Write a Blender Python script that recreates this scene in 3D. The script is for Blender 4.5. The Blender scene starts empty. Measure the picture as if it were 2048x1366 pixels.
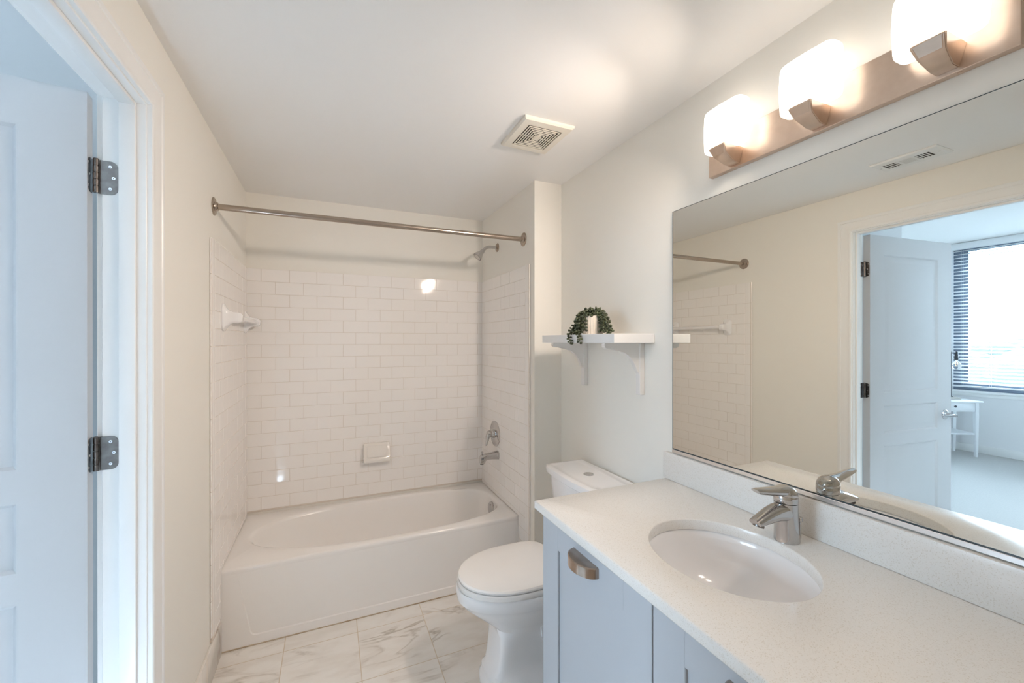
import bpy, bmesh, math, random
from math import pi, sin, cos, radians, sqrt
from mathutils import Vector, Matrix, Euler

S = bpy.context.scene
COL = S.collection
random.seed(7)

# ------------------------------------------------------------------ camera
cam_data = bpy.data.cameras.new('camera')
cam_data.sensor_width = 36.0
cam_data.lens = 827.48 / 2048 * 36
cam_data.clip_start = 0.02
cam = bpy.data.objects.new('camera', cam_data)
COL.objects.link(cam)
cam.location = (0.4717, 0.0, 1.4448)
cam.rotation_euler = (radians(90 - 0.0576), 0.0, radians(-23.678))
S.camera = cam

# ------------------------------------------------------------------ world, daylight, exposure
SKY_COLOR = (0.62, 0.80, 1.0)
SKY_STRENGTH = 31.0
world = bpy.data.worlds.new('sky')
S.world = world
world.use_nodes = True
bg = world.node_tree.nodes['Background']
bg.inputs[0].default_value = (*SKY_COLOR, 1)
bg.inputs[1].default_value = SKY_STRENGTH

LAMP_COLOR = (1.0, 0.85, 0.725)
SHADE_GLOW = 1.95        # emission of the opal glass
LAMP_WATTS = 6.5        # what each bulb throws into the room

S.view_settings.view_transform = 'Standard'
S.view_settings.look = 'None'
S.view_settings.gamma = 1.0
S.view_settings.use_curve_mapping = False
S.view_settings.exposure = 0.07
S.cycles.max_bounces = 14
S.cycles.diffuse_bounces = 8
S.cycles.glossy_bounces = 6
S.cycles.transparent_max_bounces = 12
S.cycles.use_denoising = True

# ------------------------------------------------------------------ room measures (metres)
H = 2.3504            # bathroom ceiling
XA = 1.524            # alcove side wall
XW = 1.6972           # vanity wall
YB = 2.951            # back wall of the alcove
YE = 2.0832           # face of the return beside the toilet
YF = -0.80            # wall behind the camera
YT = 2.2877           # tub apron
ZRIM = 0.382
ZTILE0, ZTILE1 = 0.4087, 1.8892
YJ = 1.472            # hinge jamb
YJ2 = 0.645           # latch jamb
ZH = 2.106            # head of the door opening
WT = 0.0955           # thickness of the left wall
BX, BY0, BY1, BZ = -4.76, -1.3, 3.05, 2.745   # bedroom
ZC = 0.906            # counter top

# ------------------------------------------------------------------ material helpers
def mat(name, color=(.8, .8, .8), rough=.5, metal=0.0, spec=.5, coat=0.0, emis=None, estr=0.0):
    m = bpy.data.materials.new(name)
    m.use_nodes = True
    b = m.node_tree.nodes['Principled BSDF']
    b.inputs['Base Color'].default_value = (*color, 1)
    b.inputs['Roughness'].default_value = rough
    b.inputs['Metallic'].default_value = metal
    b.inputs['Specular IOR Level'].default_value = spec
    b.inputs['Coat Weight'].default_value = coat
    if emis:
        b.inputs['Emission Color'].default_value = (*emis, 1)
        b.inputs['Emission Strength'].default_value = estr
    return m

def N(m, t, **kw):
    n = m.node_tree.nodes.new(t)
    for k, v in kw.items():
        setattr(n, k, v)
    return n

def L(m, a, b):
    m.node_tree.links.new(a, b)

def bsdf(m):
    return m.node_tree.nodes['Principled BSDF']

def noise_bump(m, scale=200, strength=.05, dist=.002, detail=2):
    tc = N(m, 'ShaderNodeTexCoord')
    nz = N(m, 'ShaderNodeTexNoise')
    nz.inputs['Scale'].default_value = scale
    nz.inputs['Detail'].default_value = detail
    bp = N(m, 'ShaderNodeBump')
    bp.inputs['Strength'].default_value = strength
    bp.inputs['Distance'].default_value = dist
    L(m, tc.outputs['Object'], nz.inputs['Vector'])
    L(m, nz.outputs['Fac'], bp.inputs['Height'])
    L(m, bp.outputs['Normal'], bsdf(m).inputs['Normal'])
    return m

def noise_tint(m, c1, c2, scale=3, lo=.35, hi=.65, detail=3, stretch=None):
    tc = N(m, 'ShaderNodeTexCoord')
    nz = N(m, 'ShaderNodeTexNoise')
    nz.inputs['Scale'].default_value = scale
    nz.inputs['Detail'].default_value = detail
    src = tc.outputs['Object']
    if stretch:
        mp = N(m, 'ShaderNodeMapping')
        mp.inputs['Scale'].default_value = stretch
        L(m, src, mp.inputs['Vector'])
        src = mp.outputs['Vector']
    L(m, src, nz.inputs['Vector'])
    rp = N(m, 'ShaderNodeValToRGB')
    rp.color_ramp.elements[0].position = lo
    rp.color_ramp.elements[0].color = (*c1, 1)
    rp.color_ramp.elements[1].position = hi
    rp.color_ramp.elements[1].color = (*c2, 1)
    L(m, nz.outputs['Fac'], rp.inputs['Fac'])
    L(m, rp.outputs['Color'], bsdf(m).inputs['Base Color'])
    return m

M = {}
M['wall'] = noise_bump(mat('wall paint', (.86, .835, .78), .6, spec=.3), 260, .06, .001)
M['ceiling'] = noise_bump(mat('ceiling paint', (.88, .865, .845), .8, spec=.2), 300, .05, .001)
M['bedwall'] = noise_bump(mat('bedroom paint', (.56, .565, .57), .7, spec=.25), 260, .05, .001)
M['bedwall_lit'] = noise_bump(mat('bedroom paint lit copy', (.80, .80, .81), .7, spec=.25), 260, .05, .001)  # bedroom paint, lightened to put missing bounce light into the window wall's colour
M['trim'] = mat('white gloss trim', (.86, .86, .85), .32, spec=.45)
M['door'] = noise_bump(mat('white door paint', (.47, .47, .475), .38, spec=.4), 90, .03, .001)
M['tile'] = mat('white glazed tile', (.915, .885, .86), .06, spec=.5)
noise_bump(M['tile'], 9, .02, .004, 1)
M['grout'] = mat('pale grout', (.70, .63, .56), .8)
M['tub'] = noise_tint(mat('white tub enamel', (.85, .82, .79), .12, spec=.5), (.89, .865, .84), (.90, .875, .855), 2)
M['ceramic'] = noise_tint(mat('white glazed china', (.88, .87, .87), .13, spec=.5), (.88, .87, .875), (.89, .88, .885), 2)
M['bone'] = noise_tint(mat('bone glazed ceramic', (.83, .79, .74), .1, spec=.5), (.83, .79, .74), (.85, .81, .77), 8)
M['seat'] = noise_tint(mat('white seat plastic', (.86, .84, .82), .22, spec=.5), (.86, .84, .82), (.87, .855, .84), 3)
M['chrome'] = noise_tint(mat('polished chrome', (.55, .54, .54), .07, 1.0), (.55, .54, .54), (.60, .59, .59), 4)
M['nickel'] = noise_tint(mat('brushed nickel', (.42, .35, .29), .24, 1.0), (.40, .335, .28), (.45, .38, .32), 60, stretch=(1, 40, 40))
M['satin'] = noise_tint(mat('satin nickel fitting', (.66, .52, .42), .30, 1.0), (.64, .50, .40), (.69, .55, .45), 30)
M['pull'] = noise_tint(mat('satin steel pull', (.45, .36, .30), .22, 1.0), (.42, .335, .28), (.48, .39, .325), 40)
M['hinge'] = noise_tint(mat('aged nickel hinge', (.17, .155, .145), .36, 1.0), (.14, .125, .115), (.21, .195, .185), 40)
M['screw'] = mat('bright screw head', (.82, .84, .86), .2, 1.0)
M['caulk'] = noise_tint(mat('stained caulk', (.4, .3, .2), .7), (.42, .31, .20), (.62, .52, .41), 14, .35, .65)
M['dark'] = mat('dark recess', (.03, .025, .02), .8)
M['cab'] = noise_bump(mat('grey blue cabinet paint', (.435, .455, .485), .45, spec=.4), 120, .02, .001)
M['shelf'] = mat('white shelf lacquer', (.85, .85, .85), .4)
M['bracket'] = mat('white bracket paint', (.82, .80, .78), .45)
M['fan'] = mat('ivory plastic', (.80, .75, .66), .45)
M['vent'] = mat('white enamel register', (.80, .80, .78), .45)
M['pot'] = mat('cream ribbed pot', (.82, .74, .64), .5)
M['mirror'] = mat('mirror silver', (.80, .805, .765), .0, 1.0)
M['mirroredge'] = mat('dark mirror edge', (.04, .06, .07), .2)
M['channel'] = mat('bright mirror channel', (.85, .85, .86), .25, 1.0)
M['frame'] = mat('dark bronze window frame', (.15, .19, .25), .45)
M['blind'] = mat('white blind slat', (.80, .81, .82), .45)
M['tablew'] = mat('white table paint', (.84, .86, .88), .4)
M['black'] = mat('black metal', (.06, .065, .075), .4, .6)
M['lampwood'] = noise_tint(mat('grey wood base', (.35, .33, .31), .6), (.30, .28, .26), (.42, .40, .37), 12, stretch=(1, 12, 1))
M['soil'] = mat('dark soil', (.06, .045, .03), .9)
M['stem'] = mat('green stem', (.09, .11, .05), .6)

# marble floor: square tiles, each with its own veining
def marble(name, pitch, off, grout=(.60, .50, .38), axes=('X', 'Y')):
    m = mat(name, rough=.16)
    b = bsdf(m)
    tc = N(m, 'ShaderNodeTexCoord')
    mp = N(m, 'ShaderNodeMapping')
    mp.inputs['Location'].default_value = off
    L(m, tc.outputs['Object'], mp.inputs['Vector'])
    sx = N(m, 'ShaderNodeSeparateXYZ')
    L(m, mp.outputs['Vector'], sx.inputs[0])
    masks, cells = [], []
    for ax in axes:
        d = N(m, 'ShaderNodeMath', operation='DIVIDE')
        L(m, sx.outputs[ax], d.inputs[0]); d.inputs[1].default_value = pitch
        fl = N(m, 'ShaderNodeMath', operation='FLOOR'); L(m, d.outputs[0], fl.inputs[0])
        fr = N(m, 'ShaderNodeMath', operation='FRACT'); L(m, d.outputs[0], fr.inputs[0])
        c = N(m, 'ShaderNodeMath', operation='SUBTRACT'); L(m, fr.outputs[0], c.inputs[0]); c.inputs[1].default_value = .5
        ab = N(m, 'ShaderNodeMath', operation='ABSOLUTE'); L(m, c.outputs[0], ab.inputs[0])
        gt = N(m, 'ShaderNodeMath', operation='GREATER_THAN'); L(m, ab.outputs[0], gt.inputs[0])
        gt.inputs[1].default_value = .5 - .0016 / pitch
        masks.append(gt); cells.append(fl)
    mx = N(m, 'ShaderNodeMath', operation='MAXIMUM')
    L(m, masks[0].outputs[0], mx.inputs[0]); L(m, masks[1].outputs[0], mx.inputs[1])
    cb = N(m, 'ShaderNodeCombineXYZ')
    L(m, cells[0].outputs[0], cb.inputs[0]); L(m, cells[1].outputs[0], cb.inputs[1])
    wn = N(m, 'ShaderNodeTexWhiteNoise', noise_dimensions='3D')
    L(m, cb.outputs[0], wn.inputs['Vector'])
    sc = N(m, 'ShaderNodeVectorMath', operation='SCALE'); sc.inputs['Scale'].default_value = 9.0
    L(m, wn.outputs['Color'], sc.inputs[0])
    ad = N(m, 'ShaderNodeVectorMath', operation='ADD')
    L(m, tc.outputs['Object'], ad.inputs[0]); L(m, sc.outputs['Vector'], ad.inputs[1])
    st = N(m, 'ShaderNodeMapping')
    st.inputs['Rotation'].default_value = (0, 0, radians(28))
    st.inputs['Scale'].default_value = (1.0, 2.6, 1.0)
    L(m, ad.outputs['Vector'], st.inputs['Vector'])
    nz = N(m, 'ShaderNodeTexNoise'); nz.inputs['Scale'].default_value = 2.1; nz.inputs['Detail'].default_value = 7; nz.inputs['Distortion'].default_value = 1.1
    L(m, st.outputs['Vector'], nz.inputs['Vector'])
    s5 = N(m, 'ShaderNodeMath', operation='SUBTRACT'); L(m, nz.outputs['Fac'], s5.inputs[0]); s5.inputs[1].default_value = .5
    a5 = N(m, 'ShaderNodeMath', operation='ABSOLUTE'); L(m, s5.outputs[0], a5.inputs[0])
    rp = N(m, 'ShaderNodeValToRGB')
    e = rp.color_ramp.elements
    e[0].position = 0; e[0].color = (.47, .42, .36, 1)
    e[1].position = .035; e[1].color = (.86, .83, .79, 1)
    x = e.new(.010); x.color = (.64, .59, .53, 1)
    L(m, a5.outputs[0], rp.inputs['Fac'])
    # veins only in places
    n2 = N(m, 'ShaderNodeTexNoise'); n2.inputs['Scale'].default_value = 2.4; n2.inputs['Detail'].default_value = 3
    L(m, ad.outputs['Vector'], n2.inputs['Vector'])
    r2 = N(m, 'ShaderNodeValToRGB')
    r2.color_ramp.elements[0].position = .42; r2.color_ramp.elements[1].position = .60
    L(m, n2.outputs['Fac'], r2.inputs['Fac'])
    mixv = N(m, 'ShaderNodeMix', data_type='RGBA')
    L(m, r2.outputs['Color'], mixv.inputs['Factor'])
    mixv.inputs[6].default_value = (.87, .84, .80, 1)
    L(m, rp.outputs['Color'], mixv.inputs[7])
    # soft clouding
    n3 = N(m, 'ShaderNodeTexNoise'); n3.inputs['Scale'].default_value = 6; n3.inputs['Detail'].default_value = 5
    L(m, st.outputs['Vector'], n3.inputs['Vector'])
    r3 = N(m, 'ShaderNodeValToRGB')
    r3.color_ramp.elements[0].position = .38; r3.color_ramp.elements[0].color = (.93, .915, .90, 1)
    r3.color_ramp.elements[1].position = .58; r3.color_ramp.elements[1].color = (1, 1, 1, 1)
    L(m, n3.outputs['Fac'], r3.inputs['Fac'])
    mul = N(m, 'ShaderNodeMix', data_type='RGBA', blend_type='MULTIPLY'); mul.inputs['Factor'].default_value = 1
    L(m, mixv.outputs[2], mul.inputs[6]); L(m, r3.outputs['Color'], mul.inputs[7])
    fin = N(m, 'ShaderNodeMix', data_type='RGBA')
    L(m, mx.outputs[0], fin.inputs['Factor'])
    L(m, mul.outputs[2], fin.inputs[6]); fin.inputs[7].default_value = (*grout, 1)
    L(m, fin.outputs[2], b.inputs['Base Color'])
    rr = N(m, 'ShaderNodeMath', operation='MULTIPLY_ADD')
    L(m, mx.outputs[0], rr.inputs[0]); rr.inputs[1].default_value = .6; rr.inputs[2].default_value = .16
    L(m, rr.outputs[0], b.inputs['Roughness'])
    return m
M['marble'] = marble('marble floor tile', .323, (-(.271 - .323), -(1.864), 0))
M['marblebase'] = marble('marble base tile', .323, (0, -.10, .0), axes=('Y', 'Z'))

# speckled quartz
def quartz():
    m = mat('speckled white quartz', rough=.22)
    tc = N(m, 'ShaderNodeTexCoord')
    v = N(m, 'ShaderNodeTexVoronoi'); v.inputs['Scale'].default_value = 620
    L(m, tc.outputs['Object'], v.inputs['Vector'])
    rp = N(m, 'ShaderNodeValToRGB')
    e = rp.color_ramp.elements
    e[0].position = .0; e[0].color = (.66, .62, .56, 1)
    e[1].position = .16; e[1].color = (.765, .745, .715, 1)
    x = e.new(.85); x.color = (.785, .765, .735, 1)
    sp = N(m, 'ShaderNodeSeparateColor')
    L(m, v.outputs['Color'], sp.inputs[0])
    L(m, sp.outputs[0], rp.inputs['Fac'])
    L(m, rp.outputs['Color'], bsdf(m).inputs['Base Color'])
    return m
M['quartz'] = quartz()

def leafmat():
    m = mat('dark green succulent', (.06, .085, .04), .45)
    return noise_tint(m, (.028, .038, .022), (.105, .125, .058), 45, .35, .7)
M['leaf'] = leafmat()

def carpet():
    m = mat('pale carpet', (.78, .79, .78), .95, spec=.1)
    noise_tint(m, (.50, .495, .485), (.545, .54, .53), 90, .3, .7, 4)
    return m
M['carpet'] = carpet()

def opal():
    m = mat('lit opal glass', (.95, .93, .9), .2, emis=(1.0, .94, .86), estr=SHADE_GLOW)
    return m
M['opal'] = opal()

def pane():
    m = bpy.data.materials.new('window glass')
    m.use_nodes = True
    nt = m.node_tree
    out = nt.nodes['Material Output']
    nt.nodes.remove(nt.nodes['Principled BSDF'])
    tr = nt.nodes.new('ShaderNodeBsdfTransparent')
    tr.inputs[0].default_value = (.96, .98, .98, 1)
    gl = nt.nodes.new('ShaderNodeBsdfGlossy'); gl.inputs['Roughness'].default_value = .0
    mx = nt.nodes.new('ShaderNodeMixShader'); mx.inputs[0].default_value = .06
    nt.links.new(tr.outputs[0], mx.inputs[1]); nt.links.new(gl.outputs[0], mx.inputs[2])
    nt.links.new(mx.outputs[0], out.inputs[0])
    return m
M['pane'] = pane()

def bulbglass():
    m = mat('clear bulb glass', (1, 1, 1), .02)
    bsdf(m).inputs['Transmission Weight'].default_value = 1.0
    bsdf(m).inputs['IOR'].default_value = 1.25
    return m
M['bulb'] = bulbglass()
M['filament'] = mat('bulb filament', (.95, .75, .45), .4, emis=(1, .75, .4), estr=1.5)
M['tree'] = noise_tint(mat('hazy foliage', (.2, .25, .2), .9), (.022, .032, .026), (.052, .060, .052), .6)
M['ground'] = noise_tint(mat('hazy ground', (.2, .22, .2), .9), (.035, .042, .038), (.06, .064, .062), .05)
M['concrete'] = noise_tint(mat('hazy facade', (.3, .3, .33), .9), (.045, .045, .052), (.06, .06, .066), .3)

# ------------------------------------------------------------------ mesh builder
class MB:
    def __init__(self):
        self.bm = bmesh.new()

    def face(self, vs):
        try:
            return self.bm.faces.new(vs)
        except ValueError:
            return None

    def box(self, lo, hi, bev=0.0, seg=2):
        bm = self.bm
        x0, y0, z0 = lo; x1, y1, z1 = hi
        v = [bm.verts.new(p) for p in ((x0, y0, z0), (x1, y0, z0), (x1, y1, z0), (x0, y1, z0),
                                       (x0, y0, z1), (x1, y0, z1), (x1, y1, z1), (x0, y1, z1))]
        fs = [bm.faces.new([v[i] for i in f]) for f in
              ((0, 3, 2, 1), (4, 5, 6, 7), (0, 1, 5, 4), (1, 2, 6, 5), (2, 3, 7, 6), (3, 0, 4, 7))]
        if bev > 0:
            es = list({e for f in fs for e in f.edges})
            bmesh.ops.bevel(bm, geom=es, offset=bev, segments=seg, profile=.5, affect='EDGES')
        return self

    def rings(self, rings, closed=True, cap0=False, cap1=False, loop=False):
        bm = self.bm
        V = [[bm.verts.new(p) for p in r] for r in rings]
        n = len(V[0])
        pairs = list(zip(V[:-1], V[1:]))
        if loop:
            pairs.append((V[-1], V[0]))
        for a, b in pairs:
            for i in range(n if closed else n - 1):
                j = (i + 1) % n
                self.face([a[i], a[j], b[j], b[i]])
        if cap0: self.face(list(reversed(V[0])))
        if cap1: self.face(V[-1])
        return self

    def tube(self, pts, rad, seg=16, caps=True):
        pts = [Vector(p) for p in pts]
        if not isinstance(rad, (list, tuple)):
            rad = [rad] * len(pts)
        t0 = (pts[1] - pts[0]).normalized()
        up = Vector((0, 0, 1)) if abs(t0.z) < .9 else Vector((1, 0, 0))
        u = t0.cross(up).normalized()
        R = []
        for i, p in enumerate(pts):
            if i == 0: t = pts[1] - pts[0]
            elif i == len(pts) - 1: t = pts[-1] - pts[-2]
            else: t = (pts[i + 1] - p).normalized() + (p - pts[i - 1]).normalized()
            t.normalize()
            u = (u - t * u.dot(t)).normalized()
            w = t.cross(u)
            R.append([p + (u * cos(2 * pi * k / seg) + w * sin(2 * pi * k / seg)) * rad[i] for k in range(seg)])
        self.rings(R, True, caps, caps)
        return self

    def cyl(self, p0, p1, r0, r1=None, seg=24):
        return self.tube([p0, p1], [r0, r0 if r1 is None else r1], seg)

    def lathe(self, prof, origin, axis, seg=32, cap0=True, cap1=True):
        """prof: (distance along axis, radius)"""
        o = Vector(origin); a = Vector(axis).normalized()
        up = Vector((0, 0, 1)) if abs(a.z) < .9 else Vector((1, 0, 0))
        u = a.cross(up).normalized(); w = a.cross(u)
        R = [[o + a * d + (u * cos(2 * pi * k / seg) + w * sin(2 * pi * k / seg)) * r for k in range(seg)] for d, r in prof]
        return self.rings(R, True, cap0, cap1)

    def prism(self, poly, axis, a, b):
        """poly of 2-D points in the plane square to the axis, (y,z) for x, (x,z) for y, (x,y) for z"""
        def P(p, t):
            return {'x': (t, p[0], p[1]), 'y': (p[0], t, p[1]), 'z': (p[0], p[1], t)}[axis]
        return self.rings([[P(p, a) for p in poly], [P(p, b) for p in poly]], True, True, True)

    def ellipsoid(self, c, r, seg=10, rin=6, rot=None):
        R = []
        c = Vector(c)
        for i in range(1, rin):
            th = pi * i / rin
            ring = []
            for k in range(seg):
                v = Vector((r[0] * sin(th) * cos(2 * pi * k / seg), r[1] * sin(th) * sin(2 * pi * k / seg), r[2] * cos(th)))
                if rot: v = rot @ v
                ring.append(c + v)
            R.append(ring)
        bm = self.bm
        V = [[bm.verts.new(p) for p in q] for q in R]
        top = Vector((0, 0, r[2])); bot = Vector((0, 0, -r[2]))
        if rot: top = rot @ top; bot = rot @ bot
        vt, vb = bm.verts.new(c + top), bm.verts.new(c + bot)
        for a, b in zip(V[:-1], V[1:]):
            for i in range(seg):
                self.face([a[i], b[i], b[(i + 1) % seg], a[(i + 1) % seg]])
        for i in range(seg):
            self.face([vt, V[0][i], V[0][(i + 1) % seg]])
            self.face([vb, V[-1][(i + 1) % seg], V[-1][i]])
        return self

    def build(self, name, m, parent=None, local=False, angle=35, origin=None):
        bm = self.bm
        bmesh.ops.recalc_face_normals(bm, faces=bm.faces)
        me = bpy.data.meshes.new(name)
        off = Vector((0, 0, 0))
        if not local:
            if parent is not None:
                p = parent
                while p is not None:
                    off += p.location; p = p.parent
            elif origin is not None:
                off = Vector(origin)
        for v in bm.verts:
            v.co -= off
        bm.to_mesh(me); bm.free()
        for p in me.polygons:
            p.use_smooth = True
        me.set_sharp_from_angle(angle=radians(angle))
        me.materials.append(m)
        o = bpy.data.objects.new(name, me)
        COL.objects.link(o)
        if parent is not None:
            o.parent = parent
        elif origin is not None:
            o.location = origin
        return o

def tag(o, label, cat, group=None, kind=None):
    o['label'] = label
    o['category'] = cat
    if group: o['group'] = group
    if kind: o['kind'] = kind
    return o

def thing(name, loc, label, cat, group=None, rz=0.0):
    o = bpy.data.objects.new(name, None)
    o.empty_display_size = .05
    COL.objects.link(o)
    o.location = loc
    o.rotation_euler = (0, 0, rz)
    return tag(o, label, cat, group)

def struct(o, label, cat):
    tag(o, label, cat, kind='structure')
    return o

def sellipse(cx, cy, rx, ry, n, exp=2.0, z=0.0):
    out = []
    for k in range(n):
        t = 2 * pi * k / n
        c, s = cos(t), sin(t)
        out.append((cx + rx * math.copysign(abs(c) ** (2 / exp), c), cy + ry * math.copysign(abs(s) ** (2 / exp), s), z))
    return out

def rect_at_angles(x0, x1, y0, y1, cx, cy, n, z):
    """n points round a rectangle, seen from (cx,cy) at even angles, four of them moved onto the corners"""
    pts = []
    ang = [2 * pi * k / n for k in range(n)]
    for t in ang:
        dx, dy = cos(t), sin(t)
        k = min(((x1 - cx) / dx if dx > 1e-9 else 1e9), ((x0 - cx) / dx if dx < -1e-9 else 1e9),
                ((y1 - cy) / dy if dy > 1e-9 else 1e9), ((y0 - cy) / dy if dy < -1e-9 else 1e9))
        pts.append([cx + dx * k, cy + dy * k, z])
    for qx, qy in ((x0, y0), (x1, y0), (x1, y1), (x0, y1)):
        a = math.atan2(qy - cy, qx - cx) % (2 * pi)
        i = min(range(n), key=lambda j: min(abs(ang[j] - a), 2 * pi - abs(ang[j] - a)))
        pts[i] = [qx, qy, z]
    return [tuple(p) for p in pts]

# ================================================================== SETTING
b = MB(); b.box((-.0, YF, -.06), (XW, YB, 0)); floor = struct(b.build('floor', M['marble']), 'white marble tile floor with tan grout', 'floor')
b = MB(); b.box((0, YF, H), (XW, YB, H + .06)); ceiling = struct(b.build('ceiling', M['ceiling']), 'smooth white bathroom ceiling', 'ceiling')

# left wall with the door opening
b = MB()
RO1, RO2, ROZ = YJ + .016, YJ2 - .016, ZH + .016
b.box((-WT, RO1, -.06), (0, YB + .1, BZ + .06))
b.box((-WT, YF, -.06), (0, RO2, BZ + .06))
b.box((-WT, RO2, ROZ), (0, RO1, BZ + .06))
wall_left = struct(b.build('wall_left', M['wall']), 'cream painted wall with the open doorway', 'wall')
b = MB(); b.box((XW, YF, -.06), (XW + .1, YB + .1, H + .06)); wall_right = struct(b.build('wall_right', M['wall']), 'pale painted wall behind mirror and shelf', 'wall')
b = MB(); b.box((-.0, YB, -.06), (XW, YB + .1, H + .06)); wall_back = struct(b.build('wall_back', M['wall']), 'cream wall above tile at the back of the tub', 'wall')
b = MB(); b.box((XA, YE, 0), (XW, YB, H)); wall_return = struct(b.build('wall_return', M['wall']), 'short cream return wall between tub and toilet', 'wall')
b = MB(); b.box((0, YF - .1, -.06), (XW, YF, H + .06)); wall_front = struct(b.build('wall_front', M['wall']), 'cream wall behind the viewer', 'wall')

# subway tile: every tile a small pillowed block on a grout bed
TH, TWD, GAP = (ZTILE1 - ZTILE0) / 19, .1556, .0018
def tile(b, o, u, w, n, u0, u1, v0, v1, d=.0065, ch=.0014):
    """a tile on the plane o + u*U + w*V, standing out along n"""
    tilt_u, tilt_v = random.uniform(-.00022, .00022), random.uniform(-.00012, .00012)
    def P(a, c, h):
        return o + u * a + w * c + n * h
    mu, mv = (u0 + u1) / 2, (v0 + v1) / 2
    def hh(a, c):
        return d + tilt_u * (a - mu) / (u1 - u0) * 2 + tilt_v * (c - mv) / (v1 - v0) * 2
    base = [P(u0, v0, .0005), P(u1, v0, .0005), P(u1, v1, .0005), P(u0, v1, .0005)]
    mid = [P(a, c, hh(a, c) - .0009) for a, c in ((u0, v0), (u1, v0), (u1, v1), (u0, v1))]
    top = [P(a, c, hh(a, c)) for a, c in ((u0 + ch, v0 + ch), (u1 - ch, v0 + ch), (u1 - ch, v1 - ch), (u0 + ch, v1 - ch))]
    b.rings([base, mid, top], True, False, True)

def tile_wall(parent, o, u, w, n, width, zlist, first, vmin_of=None):
    o, u, w, n = Vector(o), Vector(u), Vector(w), Vector(n)
    b = MB()
    rows = zlist
    for r in range(rows):
        v1 = -r * TH; v0 = v1 - TH
        f = first if r % 2 == 0 else (first + TWD / 2)
        while f > 1e-6: f -= TWD
        x = f
        while x < width - 1e-4:
            a0, a1 = max(0, x) + GAP / 2, min(width, x + TWD) - GAP / 2
            if a1 - a0 > .012:
                vm = vmin_of(max(0, x)) if vmin_of else -1e9
                lo = max(v0, vm)
                if v1 - lo > .015:
                    tile(b, o, u, w, n, a0, a1, lo + GAP / 2, v1 - GAP / 2)
            x += TWD
    t = b.build('tile_panel', M['tile'], parent, angle=20)
    return t

tile_wall(wall_back, (0, YB - .002, ZTILE1), (1, 0, 0), (0, 0, 1), (0, -1, 0), XA, 19, .081)
b = MB(); b.box((0, YB - .0072, ZTILE0 - .01), (XA, YB, ZTILE1 - .001)); b.build('grout_bed', M['grout'], wall_back)
# side walls run down past the apron to the floor
YTL, YTR = 2.130, 2.135
def side(parent, x, nx, ye, bull=.053):
    wdt = YB - ye
    rows = 24
    def vmin(a):
        y = YB - a
        return (ZRIM + .004 - ZTILE1) if y > YT - .004 + TWD * 0 else -ZTILE1 + (.158 if x < .5 else .002)
    n = Vector((nx, 0, 0))
    o = Vector((x + nx * .002, YB - .008, ZTILE1))
    u, w = Vector((0, -1, 0)), Vector((0, 0, 1))
    b = MB()
    wd = wdt - bull - .008
    for r in range(rows):
        v1 = -r * TH; v0 = v1 - TH
        f = (.06 if r % 2 == 0 else .06 + TWD / 2) - TWD
        while f < wd - 1e-4:
            a0, a1 = max(0, f) + GAP / 2, min(wd, f + TWD) - GAP / 2
            # over the tub the field stops at the rim, in front of it at the base
            split = (YB - .008) - (YT - .003)
            for c0, c1, vm in ((a0, min(a1, split), ZRIM + .004 - ZTILE1), (max(a0, split), a1, -ZTILE1 + (.158 if x < .5 else .004))):
                lo = max(v0, vm)
                if c1 - c0 > .008 and v1 - lo > .012:
                    tile(b, o, u, w, n, c0, c1, lo + GAP / 2, v1 - GAP / 2)
            f += TWD
    # bullnose strip, tall pieces two rows high
    zlow = -ZTILE1 + (.158 if x < .5 else .004)
    v = 0.0
    while v > zlow + .02:
        v2 = max(v - 2 * TH, zlow)
        prof = [(0, .0065), (bull * .45, .0065), (bull * .72, .0062), (bull * .9, .0045), (bull, .0005)]
        R = []
        for a, d in prof:
            q = wd + GAP / 2 + a * .985
            R.append([o + u * q + w * (v2 + GAP / 2) + n * d, o + u * q + w * (v - GAP / 2) + n * d])
        R = [[o + u * (wd + GAP / 2) + w * (v2 + GAP / 2), o + u * (wd + GAP / 2) + w * (v - GAP / 2)]] + R
        b.rings(R, False)
        v -= 2 * TH
    b.build('tile_panel', M['tile'], parent, angle=20)
    g = MB()
    x2 = x + nx * .0072
    g.box((min(x, x2), ye + .004, .155 if x < .5 else .002), (max(x, x2), YT - .003, ZTILE1 - .001))
    g.box((min(x, x2), YT - .003, ZRIM + .003), (max(x, x2), YB - .004, ZTILE1 - .001))
    g.build('grout_bed', M['grout'], parent)
side(wall_left, 0, 1, YTL)
side(wall_return, XA, -1, YTR)

# marble base along the left wall
b = MB(); b.box((0, YJ + .0775, 0), (.011, YT - .001, .152), .002); b.build('baseboard_left', M['marblebase'])
struct(bpy.data.objects['baseboard_left'], 'marble tile base along the left wall', 'baseboard')
b = MB(); b.box((XW - .011, 1.262, 0), (XW, YE - .0, .15), .002); struct(b.build('baseboard_right', M['marblebase']), 'marble tile base behind the toilet', 'baseboard')

# door casing, bathroom side: moulded profile mitred round the opening
def casing(name, x, nx, label, width=.072):
    prof = [(0, 0), (0, .011), (.004, .0135), (.012, .0135), (.016, .011), (.032, .0115), (.046, .0165), (.053, .0165), (.0555, .0195), (.065, .0195), (.070, .0185), (width, .015), (width, 0)]
    y1, y0, zh = YJ + .005, YJ2 - .005, ZH + .005
    R = []
    for w_, t in prof:
        X = x + nx * t
        R.append([(X, y1 + w_, 0), (X, y1 + w_, zh + w_), (X, y0 - w_, zh + w_), (X, y0 - w_, 0)])
    b = MB(); b.rings(R, False)
    return struct(b.build(name, M['trim'], angle=25), label, 'trim')
casing('trim_1', 0, 1, 'white moulded casing round the doorway')
casing('trim_2', -WT, -1, 'white casing on the bedroom side of the doorway')
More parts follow.
